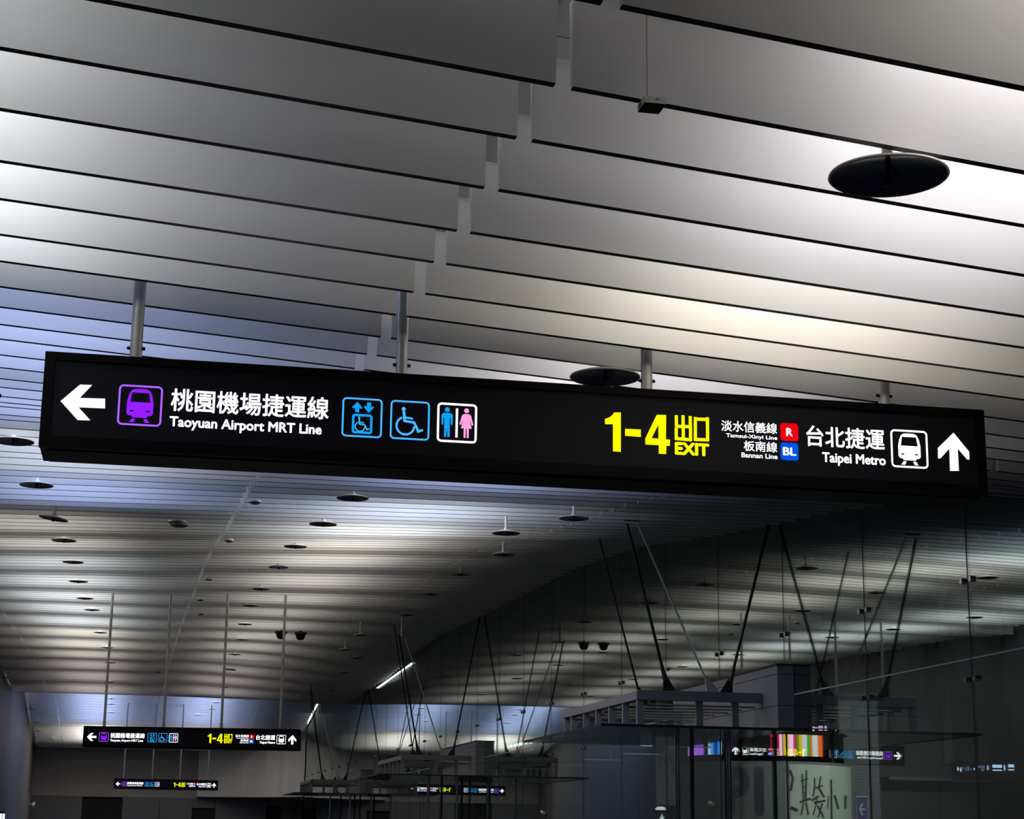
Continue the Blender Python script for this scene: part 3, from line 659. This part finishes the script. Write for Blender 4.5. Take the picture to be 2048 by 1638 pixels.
screen('screen', [(1413, 1419, 'e_pale'), (1419, 1425, 'e_azure'), (1425, 1433, 'e_blue'), (1433, 1438, 'e_azure'), (1438, 1442, 'e_pale')], z0, z1 - .06); screen('screen', [(1413, 1442, 'e_pale')], z1 - .06, z1)
screen('screen', [(1451, 1459, 'e_lilac')], z0, z1)
screen('screen', [(1543, 1547, 'e_crimson'), (1557, 1561, 'e_crimson'), (1561, 1567, 'e_led'), (1569, 1580, 'e_amber'), (1580, 1590, 'e_led'), (1590, 1597, 'e_crimson'), (1597, 1602, 'e_green'), (1602, 1608, 'e_amber'), (1608, 1618, 'e_white'), (1618, 1625, 'e_green'), (1625, 1629, 'e_orange'), (1629, 1640, 'e_white'), (1640, 1650, 'e_orange')], z0 - .02, z1)
# shutter, purple board, led display, far signs behind the glass
sh = thing('rolling_shutter', 'grey rolling shutter of narrow slats behind the glass, right of the kiosk', 'shutter', (13.4, 33.2, 0))
MB().box(-.02, .86, .06, .3, 0, 4.4).obj('casing', MAT['wall_dark'], sh)
slat_me = MB().prism([(0, 0), (.82, 0), (.82, .052), (0, .052)], 0, .04).mesh('slat', MAT['shutter'])
for i in range(68):
    s = link('slat', slat_me, sh); s.location = (.02, .02, .3 + i * .058); s.rotation_euler = (0, 0, 0)
x, y, z = at_y(1712.5, 1638, 32.0)
pb = thing('direction_board', 'purple upright board with a white left arrow, in front of the grey shutter', 'sign', (x, y, 0))
wpb = .235; zt = at_y(1712, 1592, 32.0)[2]
MB().box(0, wpb, 0, .05, 0, zt).obj('frame', MAT['e_slot'] if False else MAT['white_plastic'], pb)
MB().box(.012, wpb - .012, -.006, 0, 0, zt - .016).obj('board', MAT['purple'], pb)
zc0 = zt - .24
quads(stroke([(.17, zc0), (.075, zc0)], .03) + stroke([(.12, zc0 + .1), (.07, zc0), (.12, zc0 - .1)], .03), -.009).obj('arrow', MAT['white_plastic'], pb)
x, y, z = at_y(1625, 1462, 31.0)
ld = thing('led_display', 'small dark display with pink glowing digits above the coloured screen', 'display', (x, y, z))
MB().box(-.03, .52, .01, .1, -.02, .16).obj('housing', MAT['sign_case'], ld)
me = text('81', .10, .27, .01, .10, .05, None, .004); me.materials.clear(); me.materials.append(MAT['e_led']); link('digits', me, ld)
for hx in (.05, .44): MB().tube((hx, .05, .16), (hx, .05, 7.4 - z), .008, 6).obj('hanger', MAT['rod'], ld)
quads([[(.0, .0), (.035, .0), (.035, .09), (.0, .08)], [(.04, .05), (.09, .05), (.09, .07), (.04, .07)], [(.43, .01), (.46, .02), (.46, .06)]], .004).obj('symbols', MAT['e_led'], ld)
x, y, z = at_y(1913, 1560, 30.0)
fs = thing('lit_route_sign', 'long dark sign with pale blue lit marks, behind the glass at the right edge', 'sign', (x, y, z))
MB().box(0, 2.6, .01, .2, 0, .33).obj('case', MAT['sign_case'], fs)
mk = []
K = lambda a, b: ((a - 775) / 6.883 / 3586 * 30, .33 - (b - 850) / 6.883 / 3586 * 30)
for (x0, x1, z0, z1) in ((790, 822, 925, 1000), (835, 865, 930, 1015)):
    cx = (x0 + x1) / 2; mk.append([K(x0, (z0 + z1) / 2), K(cx, z1), K(x1, (z0 + z1) / 2), K(cx, z0)])
bigs = [(1350, 1500, 890, 935), (1600, 1690, 880, 925), (1530, 1550, 890, 970), (1265, 1285, 905, 970), (1055, 1072, 945, 975), (1350, 1495, 960, 978), (1600, 1690, 950, 968)]
mk += [[K(a, d), K(b, d), K(b, c), K(a, c)] for a, b, c, d in bigs]
quads(mk, .004).obj('marks', MAT['e_pale'], fs)
dims = [(875, 900, 930, 960), (920, 935, 935, 990), (950, 985, 920, 990), (1005, 1025, 945, 975), (1090, 1180, 910, 945), (1185, 1225, 905, 945), (1170, 1215, 955, 985)]
quads([[K(a, d), K(b, d), K(b, c), K(a, c)] for a, b, c, d in dims], .004).obj('dim_marks', MAT['e_dim'], fs)
x, y, z = at_y(1130, 1472, 40.7)
ls = thing('lit_strip_sign', 'slim dark strip sign with white lit marks running along the hall behind the glass', 'sign', (x, y, 0))
MB().box(.01, .12, -.3, 7.0, z - .08, z + .12).obj('case', MAT['sign_case'], ls)
mb = MB(); yy = 0.0
while yy < 6.3:
    w = random.uniform(.12, .5); m = MAT['e_red'] if 1.4 < yy < 1.8 else MAT['e_strip']
    mb.add([(0, yy, z), (0, yy + w, z), (0, yy + w, z + .07), (0, yy, z + .07)], [(0, 1, 2, 3)], m); yy += w + random.uniform(.05, .3)
mb.obj('marks', None, ls)
for yy in (0.4, 6.4): MB().tube((.065, yy, z + .12), (.065, yy, 7.4), .015, 6).obj('hanger', MAT['rod'], ls)
x, y, z = at_y(1252, 1498, 33.0)
tm = thing('hanging_monitor', 'dark teal hanging monitor with two white lit panels, left of the kiosk', 'monitor', (x, y, z))
MB().box(0, .56, 0, .25, 0, .40).obj('case', MAT['sign_case'], tm)
MB().box(.02, .54, -.006, 0, .02, .38).obj('screen', MAT['e_teal'], tm)
for z0 in (.06, .20): MB().box(.28, .50, -.012, -.006, z0, z0 + .085).obj('lit_panel', MAT['e_white'], tm)
MB().tube((.28, .12, .40), (.28, .12, 7.4 - z), .02, 8).obj('hanger', MAT['rod'], tm)
x, y, z = at_y(1312, 1560, 36.0)
po = thing('hanging_poster', 'pale hanging poster with dark brush writing behind the canopy posts', 'poster', (x, y, z))
MB().box(0, .45, 0, .02, -.5, .66).obj('sheet', MAT['panel_grey'], po)
quads(stroke([(.06, .6), (.2, .62)], .03) + stroke([(.12, .6), (.1, .4)], .03) + stroke([(.05, .45), (.22, .42)], .025) + stroke([(.1, .38), (.06, .25)], .03) + stroke([(.18, .4), (.22, .26)], .03) + stroke([(.3, .55), (.34, .35)], .03) + stroke([(.26, .42), (.4, .4)], .025) + stroke([(.36, .3), (.37, .12)], .03), -.003).obj('brush_writing', MAT['ink'], po)
MB().tube((.22, .01, .66), (.22, .01, 7.4 - z), .012, 6).obj('cord', MAT['rod'], po)
x, y, z = at_y(952, 1640, 58.0)
bn = thing('purple_banner', 'tall purple banner with pale lettering behind the middle canopy', 'banner', (x, y, 0))
MB().box(0, .36, 0, .04, 0, EYE + 1.95).obj('board', MAT['purple'], bn)
for i, ch in enumerate('入閘口'):
    me = text(ch, .08, .28, EYE + 1.50 - i * .52, EYE + 1.80 - i * .52, .01, None, -.004); me.materials.clear(); me.materials.append(MAT['panel_pale']); link('lettering', me, bn)
x, y, z = at_y(1312, 1640, 30.5)
lp = thing('lit_post', 'low post with a bright white curved top at the bottom edge, left of the kiosk', 'post', (x, y, 0))
MB().tube((.08, 0, 0), (.08, 0, z + .12), .05, 12).obj('post_body', MAT['steel_dark'], lp)
MB().lathe([(.09, z + .17), (.085, z + .20), (.05, z + .225), (0, z + .23)], c=(.08, 0, 0), n=16).obj('cap', MAT['e_white'], lp)
MB().prism([(.05, z - .02), (.12, z - .02), (.12, z + .06), (.10, z + .04), (.085, z + .11), (.07, z + .05), (.05, z + .03)], -.06, -.05).obj('lit_mark', MAT['e_white'], lp)
# left wall fixtures
lb = thing('wall_light_box', 'small white lit box on the left wall at the bottom left corner', 'light box', (XL + .05, 70.2, 0))
MB().box(0, .12, -.05, 1.2, 1.0, 2.2).obj('case', MAT['sign_case'], lb)
MB().box(.02, .10, -.06, -.05, 1.2, 2.13).obj('end_panel', MAT['e_white'], lb); MB().box(.12, .13, 0, 1.15, 1.2, 2.13).obj('lit_panel', MAT['e_white'], lb)
for (yy, zz, lab) in ((63.5, EYE + 1.20, 'pale wall camera on the left wall at the left edge'), (91.0, EYE + 1.15, 'pale wall camera on the left wall beside the end wall')):
    t = thing('wall_camera', lab, 'camera', (XL + .05, yy, zz), 0, 'cameras on the left wall')
    MB().box(0, .04, -.06, .06, -.06, .06).obj('mount', MAT['grey_plastic'], t)
    MB().tube((.03, 0, 0), (.2, -.05, .0), .03, 8).obj('arm', MAT['grey_plastic'], t)
    MB().tube((.2, -.3, -.02), (.2, .12, .03), .075, 12).obj('body', MAT['white_plastic'], t)
